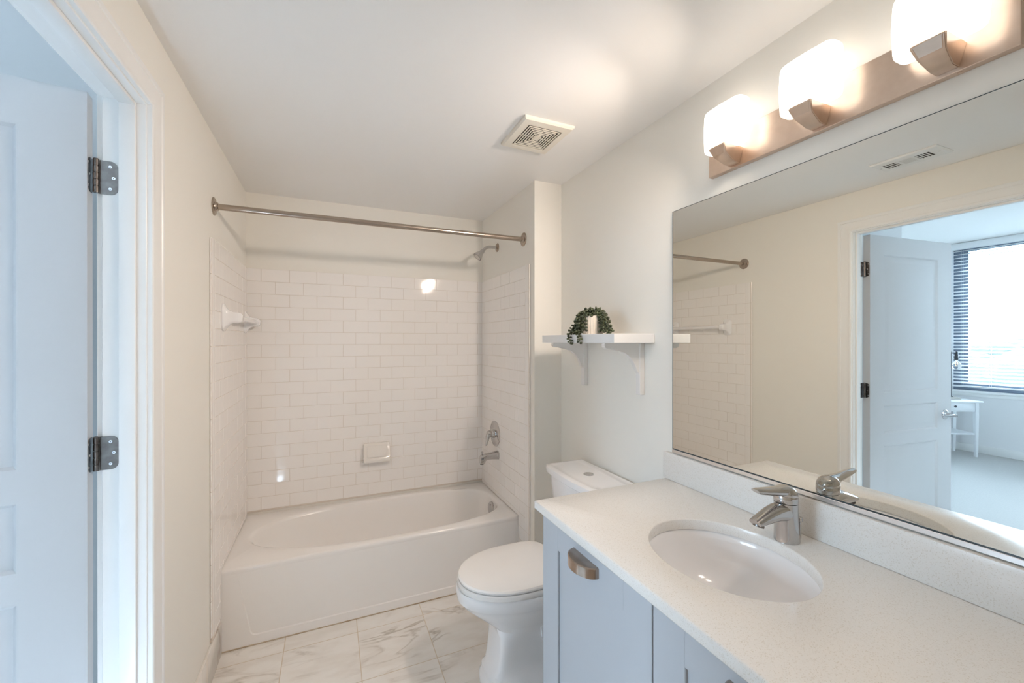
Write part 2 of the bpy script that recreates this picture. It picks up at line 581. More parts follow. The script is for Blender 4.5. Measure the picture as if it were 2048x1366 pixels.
# jamb boards and stop
b = MB()
for lo, hi in (((-WT, YJ, 0), (0, YJ + .016, ZH + .016)), ((-WT, YJ2 - .016, 0), (0, YJ2, ZH + .016)), ((-WT, YJ2, ZH), (0, YJ, ZH + .016))):
    b.box(lo, hi, .0015, 1)
for lo, hi in (((-.057, YJ - .011, 0), (-.021, YJ, ZH)), ((-.057, YJ2, 0), (-.021, YJ2 + .011, ZH)), ((-.057, YJ2 + .011, ZH - .011), (-.021, YJ - .011, ZH))):
    b.box(lo, hi, .002, 2)
struct(b.build('trim_3', M['trim']), 'white door jamb with stop strip', 'door jamb')

# bedroom shell
b = MB(); b.box((BX - .1, BY0 - .1, -.06), (-WT, BY1 + .1, 0)); struct(b.build('floor_bedroom', M['carpet']), 'pale carpet in the bedroom seen in the mirror', 'carpet')
b = MB(); b.box((BX - .1, BY0 - .1, BZ), (-WT, BY1 + .1, BZ + .06)); struct(b.build('ceiling_bedroom', M['ceiling']), 'white bedroom ceiling seen in the mirror', 'ceiling')
WY0, WY1, WZ0, WZ1 = .20, 2.72, .80, 2.70
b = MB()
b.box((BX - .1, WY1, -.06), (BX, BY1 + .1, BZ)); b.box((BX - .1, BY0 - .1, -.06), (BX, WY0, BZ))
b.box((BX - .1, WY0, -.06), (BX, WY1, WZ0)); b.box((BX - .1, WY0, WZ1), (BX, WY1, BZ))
struct(b.build('wall_bedroom_window', M['bedwall_lit']), 'white bedroom wall under the window', 'wall')
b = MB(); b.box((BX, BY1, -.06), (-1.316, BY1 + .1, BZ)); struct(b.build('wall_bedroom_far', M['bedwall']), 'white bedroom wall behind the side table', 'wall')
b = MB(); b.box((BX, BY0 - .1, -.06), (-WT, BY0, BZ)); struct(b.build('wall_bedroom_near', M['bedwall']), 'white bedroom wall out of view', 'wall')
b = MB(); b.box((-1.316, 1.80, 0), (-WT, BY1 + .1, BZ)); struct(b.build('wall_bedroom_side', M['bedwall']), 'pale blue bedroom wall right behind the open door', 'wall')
b = MB(); b.box((BX, BY0, 0), (BX + .014, BY1, .10), .004); struct(b.build('baseboard_bedroom', M['trim']), 'white baseboard under the bedroom window', 'baseboard')

# window with dark frame, sill and two panes
win = thing('window_1', (BX, (WY0 + WY1) / 2, WZ0), 'wide bedroom window with dark frame seen in the mirror', 'window'); win['kind'] = 'structure'
b = MB()
fx0, fx1 = BX - .085, BX - .03
b.box((fx0, WY1 - .14, WZ0), (fx1, WY1, WZ1)); b.box((fx0, WY0, WZ0), (fx1, WY0 + .14, WZ1))
b.box((fx0, WY0 + .14, WZ0), (fx1, WY1 - .14, WZ0 + .10)); b.box((fx0, WY0 + .14, WZ1 - .07), (fx1, WY1 - .14, WZ1))
b.box((fx0 + .003, 1.43, WZ0 + .1), (fx1 - .003, 1.49, WZ1 - .07))
b.build('window_frame', M['frame'], win)
for y0, y1 in ((WY0 + .14, 1.43), (1.49, WY1 - .14)):
    b = MB(); b.box((BX - .064, y0, WZ0 + .1), (BX - .058, y1, WZ1 - .07)); b.build('pane', M['pane'], win)
b = MB(); b.box((BX - .028, WY0 - .03, WZ0 - .028), (BX + .045, WY1 + .03, WZ0), .004); b.box((BX, WY0 - .01, WZ0 - .075), (BX + .014, WY1 + .01, WZ0 - .028), .003); b.build('window_sill', M['trim'], win)

# daylight guide in the window opening
pl = bpy.data.lights.new('window daylight', 'AREA')
pl.shape = 'RECTANGLE'; pl.size = WY1 - WY0; pl.size_y = WZ1 - WZ0
pl.cycles.is_portal = True
po = bpy.data.objects.new('window daylight', pl); COL.objects.link(po)
po.location = (BX - .095, (WY0 + WY1) / 2, (WZ0 + WZ1) / 2)
po.rotation_euler = (0, radians(-90), radians(0))
po.rotation_euler = Vector((-1, 0, 0)).to_track_quat('Z', 'Y').to_euler()

# ================================================================== BATHTUB
tub = thing('bathtub', (.762, 2.62, 0), 'white alcove bathtub with a flat recessed apron below the subway tile', 'bathtub')
def tub_ring(z, x0, x1, y0, y1, el, er, n=96):
    cx, cy = (x0 + x1) / 2, (y0 + y1) / 2
    out = []
    for k in range(n):
        t = 2 * pi * k / n
        c, s = cos(t), sin(t)
        e = er if c > 0 else el
        out.append((cx + (x1 - x0) / 2 * math.copysign(abs(c) ** (2 / e), c), cy + (y1 - y0) / 2 * math.copysign(abs(s) ** (2 / e), s), z))
    return out
b = MB()
NT = 96
tx0, tx1, ty0, ty1 = .0025, XA - .0025, YT, YB - .0035
ocx, ocy = .775, 2.628
rg = [rect_at_angles(tx0, tx1, ty0 + .004, ty1, ocx, ocy, NT, ZRIM - .028),
      rect_at_angles(tx0, tx1, ty0 + .001, ty1, ocx, ocy, NT, ZRIM - .014),
      rect_at_angles(tx0, tx1, ty0 + .004, ty1, ocx, ocy, NT, ZRIM - .004),
      rect_at_angles(tx0, tx1, ty0 + .013, ty1, ocx, ocy, NT, ZRIM),
      tub_ring(ZRIM + .001, .058, 1.492, 2.335, 2.915, 2.2, 3.2),
      tub_ring(ZRIM - .003, .072, 1.482, 2.343, 2.908, 2.2, 3.2),
      tub_ring(ZRIM - .016, .084, 1.475, 2.350, 2.902, 2.2, 3.2),
      tub_ring(ZRIM - .07, .118, 1.462, 2.362, 2.892, 2.3, 3.2),
      tub_ring(.22, .20, 1.437, 2.385, 2.868, 2.4, 3.2),
      tub_ring(.13, .30, 1.41, 2.41, 2.845, 2.6, 3.2),
      tub_ring(.088, .37, 1.375, 2.44, 2.815, 2.6, 3.0),
      tub_ring(.075, .43, 1.33, 2.48, 2.775, 2.6, 2.8),
      tub_ring(.07, .60, 1.15, 2.56, 2.70, 2.4, 2.4)]
b.rings(rg, True, False, True)
b.build('basin', M['tub'], tub, angle=50)
# apron with a shallow recessed field
b = MB()
ay = YT + .004
ax0, ax1 = tx0, tx1
fz0, fz1 = .052, ZRIM - .03
def apron_ring(dx, dz0, dz1, y):
    return [(ax0 + dx, y, dz0), (ax1 - dx, y, dz0), (ax1 - dx, y, dz1), (ax0 + dx, y, dz1)]
def rr(x0, x1, z0, z1, y, r=.02, n=5):
    out = []
    for cx, cz, a0 in ((x0 + r, z0 + r, pi), (x1 - r, z0 + r, 1.5 * pi), (x1 - r, z1 - r, 0), (x0 + r, z1 - r, .5 * pi)):
        for k in range(n + 1):
            a = a0 + k / n * pi / 2
            out.append((cx + r * cos(a), y, cz + r * sin(a)))
    return out
outer = []
for (qx, qz) in ((ax0, 0), (ax1, 0), (ax1, ZRIM - .026), (ax0, ZRIM - .026)):
    outer += [(qx, ay, qz)] * 6
# field: left side leans, bottom edge crisp, fades out at the top
fld = rr(.075, ax1 - .004, .046, ZRIM - .04, ay)
fld = [(x + (.05 * max(0, (.30 - z)) / .25 if x < .2 else 0), y, z) for x, y, z in fld]
fld2 = [((x - .762) * .995 + .762, ay + .0045 * min(1, max(0.02, (.25 - z) / .14)), z + (.004 if z < .15 else -.004)) for x, y, z in fld]
b.rings([outer, fld, fld2], True, False, True)
b.box((ax0, ay + .006, .0), (ax1, ay + .03, .30))
bmesh.ops.remove_doubles(b.bm, verts=b.bm.verts, dist=1e-5)
b.build('apron', M['tub'], tub, angle=30)
b = MB(); b.box((ax0, ay - .003, 0), (ax1, ay + .001, .0055), .0015, 1); o = b.build('caulk_line', M['caulk'], tub); o['label'] = 'brown caulk line at the floor'
b = MB()
oc = Vector((1.459, 2.60, .325)); onrm = Vector((-1, 0, .13)).normalized()
b.lathe([(-.004, .040), (.006, .040), (.009, .037), (.010, .030), (.010, .001)], oc, onrm, 32)
b.cyl(oc + onrm * .010 + Vector((0, 0, .02)), oc + onrm * .0115 + Vector((0, 0, .02)), .004)
b.cyl(oc + onrm * .010 - Vector((0, 0, .02)), oc + onrm * .0115 - Vector((0, 0, .02)), .004)
o = b.build('overflow_plate', M['chrome'], tub); o['label'] = 'round chrome overflow plate'
b = MB(); b.lathe([(.0, .028), (.004, .028), (.005, .024), (.003, .012), (.003, .001)], (1.28, 2.62, .073), (0, 0, 1)); b.build('drain', M['chrome'], tub)

# ------------------------------------------------------------------ shower rod
rod = thing('shower_rod', (.762, 2.205, 2.043), 'brushed nickel shower curtain rod spanning the tub alcove', 'curtain rod')
yl, yr_, zl, zr_ = 2.198, 2.226, 2.0385, 2.0490
b = MB(); b.cyl((.004, yl, zl), (XA - .004, yr_, zr_), .0135, seg=28); b.build('rod', M['nickel'], rod)
for x, nx, y, z in ((0, 1, yl, zl), (XA, -1, yr_, zr_)):
    b = MB(); b.lathe([(0, .040), (.002, .040), (.004, .0385), (.006, .034), (.0065, .022), (.008, .021), (.016, .018), (.018, .0145)], (x + nx * .0003, y, z), (nx, 0, 0), 40)
    b.build('wall_flange', M['nickel'], rod)

# ------------------------------------------------------------------ shower head
sh = thing('shower', (XA, 2.648, 2.088), 'chrome shower head on a bent arm below the curtain rod', 'shower head')
sx = XA
b = MB(); b.lathe([(0, .030), (.002, .030), (.006, .026), (.010, .014), (.012, .012)], (sx - .0003, 2.648, 2.088), (-1, 0, 0)); b.build('flange', M['nickel'], sh)
arm = [(sx - .004, 2.648, 2.088)] + [(sx - .05 - .062 * sin(a), 2.648, 2.088 - .062 * (1 - cos(a))) for a in [radians(k) for k in (0, 8, 16, 24, 32, 40, 48)]] 
ex, ez = arm[-1][0], arm[-1][2]
da = Vector((-cos(radians(48)), 0, -sin(radians(48))))
arm.append((ex + da.x * .012, 2.648, ez + da.z * .012))
b = MB(); b.tube(arm, .0105, 18); b.build('arm', M['chrome'], sh)
hp = Vector(arm[-1])
b = MB(); b.lathe([(-.002, .0125), (.006, .0145), (.012, .0165), (.016, .0145), (.020, .0155), (.045, .027), (.056, .0315), (.060, .0325), (.064, .0315)], hp, da, 32); b.build('spray_body', M['chrome'], sh)
b = MB(); b.lathe([(.0635, .031), (.0645, .029), (.062, .012), (.062, .001)], hp, da, 32)
o = b.build('spray_face', M['hinge'], sh); o['label'] = 'dark nozzle face'

# ------------------------------------------------------------------ mixer valve
vy, vz, vx = 2.667, .806, XA - .0088
va = thing('shower_valve', (XA, vy, vz), 'round chrome shower valve with lever on the tiled end wall', 'valve')
b = MB(); b.lathe([(0, .088), (.003, .088), (.006, .084), (.010, .060), (.012, .034)], (vx, vy, vz), (-1, 0, 0), 48); b.build('escutcheon', M['chrome'], va)
b = MB(); b.lathe([(.008, .030), (.022, .029), (.030, .027), (.034, .024)], (vx, vy, vz), (-1, 0, 0), 32); b.build('collar', M['chrome'], va)
b = MB()
b.lathe([(.030, .026), (.046, .025), (.058, .021), (.064, .012), (.065, .001)], (vx, vy, vz), (-1, 0, 0), 32)
b.tube([(vx - .046, vy, vz + .006), (vx - .060, vy - .008, vz - .018), (vx - .066, vy - .016, vz - .040), (vx - .074, vy - .022, vz - .062), (vx - .080, vy - .025, vz - .070)], [.017, .015, .011, .010, .006], 16)
b.build('lever_handle', M['chrome'], va)
for dy, dz in ((.03, -.066), (-.03, -.066)):
    b = MB(); b.cyl((vx - .003, vy + dy * .4, vz + dz), (vx - .0085, vy + dy * .4, vz + dz), .006, seg=12)
    b.build('screw', M['chrome'], va)

# ------------------------------------------------------------------ tub spout
sp = thing('tub_spout', (XA, 2.62, .668), 'chrome tub spout with diverter knob on the tiled end wall', 'spout')
b = MB()
pts = []
def spring(x, zt, zb, hw):
    cz, hz = (zt + zb) / 2, (zt - zb) / 2
    return [(x, 2.62 + hw * math.copysign(abs(cos(2 * pi * k / 28)) ** .72, cos(2 * pi * k / 28)), cz + hz * math.copysign(abs(sin(2 * pi * k / 28)) ** .72, sin(2 * pi * k / 28))) for k in range(28)]
b.rings([spring(XA - .0088, .699, .640, .029), spring(XA - .022, .697, .642, .028), spring(XA - .05, .692, .645, .0255), spring(XA - .09, .688, .645, .024),
         spring(XA - .100, .687, .640, .024), spring(XA - .108, .686, .622, .024), spring(XA - .128, .683, .620, .023), spring(XA - .136, .676, .623, .021)], True, True, True)
b.build('body', M['chrome'], sp, angle=40)
b = MB(); b.lathe([(0, .004), (.008, .004), (.010, .007), (.018, .0075), (.020, .005)], (XA - .122, 2.62, .684), (0, 0, 1), 16); b.build('diverter_knob', M['chrome'], sp)
b = MB(); b.cyl((XA - .124, 2.62, .6195), (XA - .124, 2.62, .624), .013); b.build('outlet', M['dark'], sp)

# ------------------------------------------------------------------ soap dish
sd = thing('soap_dish', (.757, YB, .69), 'bone ceramic soap dish on the tiled back wall', 'soap dish')
b = MB()
sy = YB - .0088
def sring(x, inset=0.0):
    prof = [(sy, .757 - inset), (sy - .016 + inset * .4, .757 - inset), (sy - .022, .750 - inset), (sy - .036, .705), (sy - .050, .668), (sy - .058 + inset, .655), (sy - .060 + inset, .645), (sy - .054 + inset * .6, .635 + inset * .4), (sy - .040, .631 + inset * .6), (sy, .629 + inset)]
    return [(x, y, z) for y, z in prof]
b.rings([sring(.6735, .010), sring(.6760, .003), sring(.682, 0), sring(.833, 0), sring(.839, .003), sring(.8415, .010)], True, True, True)
b.build('dish', M['bone'], sd, angle=40)
b = MB()
b.rings([[(x, sy - .0225 - (.75 - z) * .37 - d, z) for x, z in ((.694, .672), (.821, .672), (.821, .742), (.694, .742))] for d in (.0, .003)] , True, True, True)
bmesh.ops.bevel(b.bm, geom=list(b.bm.edges), offset=.0025, segments=2, affect='EDGES')
b.build('splash_panel', M['bone'], sd)

# ------------------------------------------------------------------ ceramic towel bar
tb = thing('towel_bar', (0, 2.60, 1.556), 'white ceramic towel bar on the tiled left wall', 'towel bar')
b = MB()
bx_, bz_ = .066, 1.556
ca, sa = cos(pi / 4), sin(pi / 4)
def dia(y, r):
    return [(bx_ + r * cos(a), y, bz_ + r * sin(a)) for a in (0, pi / 4, pi / 2, 3 * pi / 4, pi, 5 * pi / 4, 3 * pi / 2, 7 * pi / 4)]
b.rings([dia(2.352, .0125), dia(2.868, .0125)], True, True, True)
b.build('bar', M['ceramic'], tb)
for yc, sg in ((2.335, 1), (2.875, -1)):
    b = MB()
    R = []
    for d, hy, hz, r in ((.0088, .037, .064, 3), (.013, .037, .064, 3), (.018, .0325, .056, 3), (.026, .027, .042, 3), (.038, .0235, .031, 3), (.052, .0225, .0265, 3), (.070, .0225, .0255, 3), (.082, .021, .021, 3), (.087, .016, .014, 3)):
        R.append([(d, yc + p[0], bz_ + p[1]) for p in [(q[0], q[1]) for q in sellipse(0, 0, hy, hz, 32, 4.5)]])
    b.rings(R, True, True, True)
    b.build('post', M['ceramic'], tb, angle=45)

# ================================================================== TOILET
TCY = 1.630
to = thing('toilet', (1.25, TCY, 0), 'white two-piece toilet with closed lid between the tub and the vanity', 'toilet')
def egg(z, xf, xb, hw, ex=2.0, n=64, back=3.2):
    """long axis along x, rounded tip at xf, squarer at xb"""
    cx = xf + (xb - xf) * .56
    out = []
    for k in range(n):
        t = 2 * pi * k / n
        c, s = cos(t), sin(t)
        e = ex if c < 0 else back
        rx = (cx - xf) if c < 0 else (xb - cx)
        out.append((cx + rx * math.copysign(abs(c) ** (2 / e), c), TCY + hw * math.copysign(abs(s) ** (2 / e), s), z))
    return out
b = MB()
b.rings([egg(0.0, 1.050, 1.58, .118, 3.4), egg(.035, 1.050, 1.58, .118, 3.4), egg(.045, 1.058, 1.575, .113, 3.6), egg(.062, 1.062, 1.573, .111, 3.8), egg(.072, 1.078, 1.565, .105, 4.2),
         egg(.11, 1.096, 1.55, .096, 9), egg(.17, 1.103, 1.54, .093, 10), egg(.225, 1.106, 1.54, .094, 8), egg(.255, 1.100, 1.54, .104, 3.6), egg(.285, 1.065, 1.54, .125, 2.8), egg(.325, 1.015, 1.535, .150, 2.35), egg(.365, .967, 1.53, .172, 2.15),
         egg(.382, .955, 1.53, .178, 2.1), egg(.388, .948, 1.53, .183, 2.1), egg(.428, .942, 1.53, .187, 2.1), egg(.436, .946, 1.53, .184, 2.1), egg(.437, .98, 1.50, .15, 2.1)], True, True, True)
b.build('bowl', M['ceramic'], to, angle=40)
# rear deck under the tank and the outlet behind the column
b = MB()
b.rings([[(1.30, TCY - .095, .17), (1.66, TCY - .085, .17), (1.66, TCY + .085, .17), (1.30, TCY + .095, .17)],
         [(1.28, TCY - .115, .20), (1.67, TCY - .105, .20), (1.67, TCY + .105, .20), (1.28, TCY + .115, .20)],
         [(1.27, TCY - .122, .27), (1.675, TCY - .15, .27), (1.675, TCY + .15, .27), (1.27, TCY + .122, .27)],
         [(1.30, TCY - .15, .40), (1.68, TCY - .19, .40), (1.68, TCY + .19, .40), (1.30, TCY + .15, .40)],
         [(1.32, TCY - .15, .432), (1.68, TCY - .19, .432), (1.68, TCY + .19, .432), (1.32, TCY + .15, .432)]], True, True, True)
bmesh.ops.bevel(b.bm, geom=list(b.bm.edges), offset=.012, segments=3, affect='EDGES')
b.build('trapway', M['ceramic'], to)
b = MB()
b.rings([egg(.4375, .951, 1.42, .181, 2.1, back=4), egg(.4405, .949, 1.42, .183, 2.1, back=4), egg(.4555, .949, 1.42, .183, 2.1, back=4), egg(.4600, .953, 1.42, .180, 2.1, back=4), egg(.4602, .99, 1.40, .14, 2.1, back=4)], True, True, True)
b.build('seat', M['seat'], to)
b = MB()
b.rings([egg(.4635, .958, 1.40, .178, 2.1, back=4.5), egg(.466, .953, 1.40, .182, 2.1, back=4.5), egg(.473, .952, 1.40, .183, 2.1, back=4.5), egg(.479, .957, 1.40, .179, 2.1, back=4.5), egg(.4815, .97, 1.395, .168, 2.1, back=4.5), egg(.4825, 1.05, 1.36, .11, 2.1)], True, True, True)
b.build('lid', M['seat'], to)
for s in (-1, 1):
    b = MB()
    b.cyl((1.405, TCY + s * .05, .462), (1.405, TCY + s * .10, .462), .012, seg=16)
    b.box((1.392, TCY + s * .075 - .02, .436), (1.425, TCY + s * .075 + .02, .462), .004)
    b.build('lid_hinge', M['seat'], to)
# tank, narrower at the foot, slightly bowed front
def tank_ring(z, xf, xb, hw, bow, n=15):
    pts = [(xf - bow * (1 - (2 * k / (n - 1) - 1) ** 2), TCY - hw + 2 * hw * k / (n - 1), z) for k in range(n)]
    # ease the front corners
    pts[0] = (pts[0][0] + .012, pts[0][1], z); pts[-1] = (pts[-1][0] + .012, pts[-1][1], z)
    return pts + [(xb, TCY + hw, z), (xb, TCY - hw, z)]
b = MB()
b.rings([tank_ring(.433, 1.520, 1.675, .178, .012), tank_ring(.445, 1.510, 1.682, .186, .012), tank_ring(.60, 1.495, 1.682, .197, .014), tank_ring(.755, 1.482, 1.682, .207, .016), tank_ring(.775, 1.479, 1.682, .209, .016), tank_ring(.788, 1.474, 1.682, .213, .016)], True, True, True)
b.build('tank', M['ceramic'], to, angle=50)
b = MB()
b.rings([tank_ring(.788, 1.470, 1.684, .216, .016), tank_ring(.794, 1.462, 1.685, .222, .016), tank_ring(.812, 1.460, 1.685, .224, .016), tank_ring(.821, 1.463, 1.684, .221, .016), tank_ring(.825, 1.475, 1.680, .212, .014), tank_ring(.8255, 1.485, 1.675, .204, .012),
         tank_ring(.8225, 1.492, 1.645, .198, .012), tank_ring(.822, 1.52, 1.635, .17, .010)], True, True, True)
b.build('tank_lid', M['ceramic'], to, angle=30)
b = MB()
b.lathe([(-.004, .024), (.001, .024), (.003, .021), (.002, .019), (.0035, .0175), (.004, .001)], (1.575, TCY - .005, .823), (0, 0, 1), 32)
o = b.build('flush_button', M['chrome'], to); o['label'] = 'round chrome flush button'

# ================================================================== VANITY
CXF, CY1, CY0 = 1.104, 1.252, -.42       # counter front edge, far end, near end
KX, KY1, KY0 = 1.118, 1.217, -.40        # cabinet front, ends
van = thing('vanity_cabinet', (1.4, .4, 0), 'grey blue vanity cabinet with recessed doors under the counter', 'cabinet')
b = MB()
zt = ZC - .031
b.box((KX + .0195, KY1 - .018, .09), (XW - .001, KY1, zt)); b.box((KX + .0195, KY0, .09), (XW - .001, KY0 + .018, zt))
b.box((KX + .0195, KY0 + .018, .09), (XW - .001, KY1 - .018, .108)); b.box((XW - .012, KY0 + .018, .108), (XW - .001, KY1 - .018, zt))
b.box((KX + .0195, KY0 + .018, zt - .03), (KX + .04, KY1 - .018, zt))
b.box((KX + .07, KY0 + .01, 0), (KX + .085, KY1 - .01, .09)); b.box((KX + .085, KY1 - .028, 0), (XW - .001, KY1 - .01, .09))
b.build('carcass', M['cab'], van)
dw = (1.217 - .7075)
edges = [(1.217, .7085), (.7055, .197), (.194, -.398)]
for ya, yb in edges:
    b = MB()
    z0, z1 = .10, zt - .004
    st, rl = (.098 if ya > 1 else .0895), .078
    bev = .0015
    b.box((KX, yb, z0), (KX + .019, yb + st, z1), bev, 1); b.box((KX, ya - st, z0), (KX + .019, ya, z1), bev, 1)
    b.box((KX, yb + st - .002, z1 - rl), (KX + .019, ya - st + .002, z1), bev, 1); b.box((KX, yb + st - .002, z0), (KX + .019, ya - st + .002, z0 + rl), bev, 1)
    b.box((KX + .007, yb + st - .004, z0 + rl - .004), (KX + .015, ya - st + .004, z1 - rl + .004))
    d = b.build('door', M['cab'], van)
    # half-moon cup pull
    yc = (ya + yb) / 2 + .004
    hw, dp, hz, zz_ = .0620, .044, .028, .8465
    b = MB()
    n = 22
    def arc(r, q, z):
        return [(KX - q * sin(pi * k / n), yc + r * cos(pi * k / n), z) for k in range(n + 1)]
    top = arc(hw - .002, dp - .002, zz_); 
    b.rings([[(KX, yc + (hw - .002) * cos(pi * k / n), zz_) for k in range(n + 1)], arc(hw - .003, dp - .003, zz_), arc(hw, dp, zz_ - .002), arc(hw, dp, zz_ - hz), arc(hw - .0025, dp - .0025, zz_ - hz), arc(hw - .0025, dp - .0025, zz_ - .005), [(KX, yc + (hw - .0025) * cos(pi * k / n), zz_ - .005) for k in range(n + 1)]], False)
    h = b.build('handle', M['pull'], d, angle=22); h['label'] = 'satin metal half-moon pull'

# counter with the oval cut-out
SCX, SCY, SRX, SRY = 1.3946, .7454, .174, .2027
co = thing('countertop', (1.4, .4, ZC - .03), 'speckled cream quartz counter with oval sink cut-out', 'countertop')
b = MB(); NS = 96
def cell(dr, z): return sellipse(SCX, SCY, SRX + dr, SRY + dr, NS, 2.0, z)
def crect(ins, z): return rect_at_angles(CXF + ins, XW - .0008, CY0 + ins, CY1 - ins, SCX, SCY, NS, z)
b.rings([cell(0, ZC - .0300), cell(0, ZC - .003), cell(.001, ZC - .001), cell(.003, ZC), crect(.0045, ZC), crect(.0015, ZC - .0015), crect(0, ZC - .005), crect(0, ZC - .025), crect(.0015, ZC - .0285), crect(.005, ZC - .0300)], True, loop=True)
b.build('slab', M['quartz'], co, angle=50)
b = MB(); b.box((XW - .021, CY0, ZC + .0004), (XW - .0008, 1.260, 1.0095), .0018, 2); b.build('backsplash', M['quartz'], co)

# undermount bowl
sk = thing('sink_basin', (SCX, SCY, ZC - .17), 'white oval undermount sink basin set in the quartz counter', 'sink')
b = MB()
zb = ZC - .0305
def sr(k, z, e=2.0, s=0): return sellipse(SCX + s, SCY, SRX * k + .004, SRY * k + .004, NS, e, z)
b.rings([sr(1.11, zb - .012), sr(1.11, zb), sr(1.0, zb), sr(.985, zb - .004), sr(.965, zb - .02), sr(.93, zb - .05), sr(.86, zb - .085), sr(.74, zb - .113), sr(.55, zb - .131), sr(.30, zb - .140), sr(.12, zb - .143),
         sr(.12, zb - .152), sr(.30, zb - .149), sr(.60, zb - .139), sr(.80, zb - .120), sr(.93, zb - .088), sr(1.0, zb - .05), sr(1.03, zb - .015)], True, loop=True)
b.build('bowl', M['ceramic'], sk, angle=60)
b = MB(); b.lathe([(-.006, .022), (.001, .022), (.002, .019), (-.001, .010), (-.001, .001)], (SCX, SCY, zb - .142), (0, 0, 1)); b.build('drain', M['chrome'], sk)

# faucet
FX, FY = 1.604, .727
fa = thing('faucet', (FX, FY, ZC), 'chrome single-lever faucet standing behind the sink', 'faucet')
b = MB()
def fring(cx, cz, rx, ry, tilt, n=36, e=2.2):
    """ring round a leaning body: tilt turns the ring plane about y"""
    out = []
    for k in range(n):
        t = 2 * pi * k / n
        u = rx * math.copysign(abs(cos(t)) ** (2 / e), cos(t)); v = ry * math.copysign(abs(sin(t)) ** (2 / e), sin(t))
        out.append((cx + u * cos(tilt), FY + v, cz + u * sin(tilt)))
    return out
b.rings([fring(FX, ZC + .0003, .0315, .0290, 0), fring(FX, ZC + .003, .0318, .0292, 0), fring(FX - .001, ZC + .02, .0308, .0285, .0), fring(FX - .002, ZC + .045, .0300, .0275, 0), fring(FX - .003, ZC + .07, .0298, .0272, -.03), fring(FX - .004, ZC + .090, .0298, .0272, -.05), fring(FX - .005, ZC + .103, .0292, .0268, -.07)], True, True, True)
b.build('body', M['chrome'], fa, angle=50)
b = MB()
# spout leaves the body as a tall wedge and thins towards the outlet
R = []
for x, top, bot, hw, tl in ((FX + .004, .104, .046, .0262, 0), (FX - .024, .106, .056, .0252, 0), (FX - .048, .104, .060, .0238, .02), (FX - .072, .098, .0605, .0220, .08), (FX - .096, .089, .0600, .0200, .20), (FX - .116, .0815, .0595, .0182, .36), (FX - .127, .0765, .0600, .0165, .50)):
    cz, hh = ZC + (top + bot) / 2, (top - bot) / 2
    R.append([(x + hh * sin(2 * pi * k / 32) * -sin(tl), FY + hw * math.copysign(abs(cos(2 * pi * k / 32)) ** .85, cos(2 * pi * k / 32)), cz + hh * math.copysign(abs(sin(2 * pi * k / 32)) ** .9, sin(2 * pi * k / 32)) * cos(tl * .4)) for k in range(32)])
b.rings(R, True, True, True)
b.build('spout', M['chrome'], fa, angle=50)
b = MB(); b.lathe([(0, .0135), (.006, .0135), (.0065, .0115)], (FX - .113, FY, ZC + .0625), (-.35, 0, -1), 24); o = b.build('aerator', M['hinge'], fa)
b = MB()
# domed cap with the lever
b.rings([fring(FX - .005, ZC + .1045, .0292, .0268, -.08), fring(FX - .0055, ZC + .107, .0302, .0277, -.08), fring(FX - .006, ZC + .122, .0300, .0277, -.10), fring(FX - .006, ZC + .1235, .0290, .0268, -.10), fring(FX - .006, ZC + .1250, .0300, .0277, -.10), fring(FX - .006, ZC + .134, .0285, .0265, -.12), fring(FX - .006, ZC + .1425, .0235, .0220, -.12), fring(FX - .006, ZC + .148, .0150, .0140, -.12), fring(FX - .006, ZC + .1498, .003, .003, -.12)], True, True, True)
LV = []
for t, w_, h_, sk_ in ((0, .0235, .0175, 0), (.15, .0205, .0150, 0), (.35, .0172, .0118, 0), (.7, .0150, .0098, 0), (.92, .0135, .0088, .004), (1.0, .0115, .0072, .008)):
    cx = FX - .008 - .116 * t
    cz = ZC + .1335 + .0165 * t
    LV.append([(cx - sk_ * sin(2 * pi * k / 24), FY + w_ * cos(2 * pi * k / 24), cz + h_ * sin(2 * pi * k / 24)) for k in range(24)])
b.rings(LV, True, True, True)
b.build('lever_handle', M['chrome'], fa, angle=50)
b = MB(); b.cyl((FX + .043, FY - .008, ZC + .0003), (FX + .043, FY - .008, ZC + .048), .0025, seg=12); b.lathe([(0, .003), (.003, .0065), (.009, .0075), (.013, .006), (.0145, .002)], (FX + .043, FY - .008, ZC + .044), (0, 0, 1), 16)
b.build('popup_rod', M['chrome'], fa)

# ------------------------------------------------------------------ mirror
MX = 1.6922
mi = thing('wall_mirror', (XW, .45, 1.026), 'large frameless mirror above the backsplash', 'mirror')
b = MB()
b.box((MX, -.36, 1.0263), (XW - .0004, 1.2244, 1.9472)); b.build('glass', M['mirror'], mi)
b = MB()
b.box((MX - .0006, 1.2240, 1.0263), (XW - .0004, 1.2256, 1.9480)); b.box((MX - .0006, -.36, 1.9468), (XW - .0004, 1.2240, 1.9482)); b.box((MX - .0006, -.36, 1.0250), (XW - .0004, 1.2240, 1.0280))
b.build('edge', M['mirroredge'], mi)
b = MB(); b.box((MX - .004, -.36, 1.0125), (XW - .0004, 1.2250, 1.0248), .001, 1); o = b.build('channel', M['channel'], mi); o['label'] = 'bright metal channel under the glass'

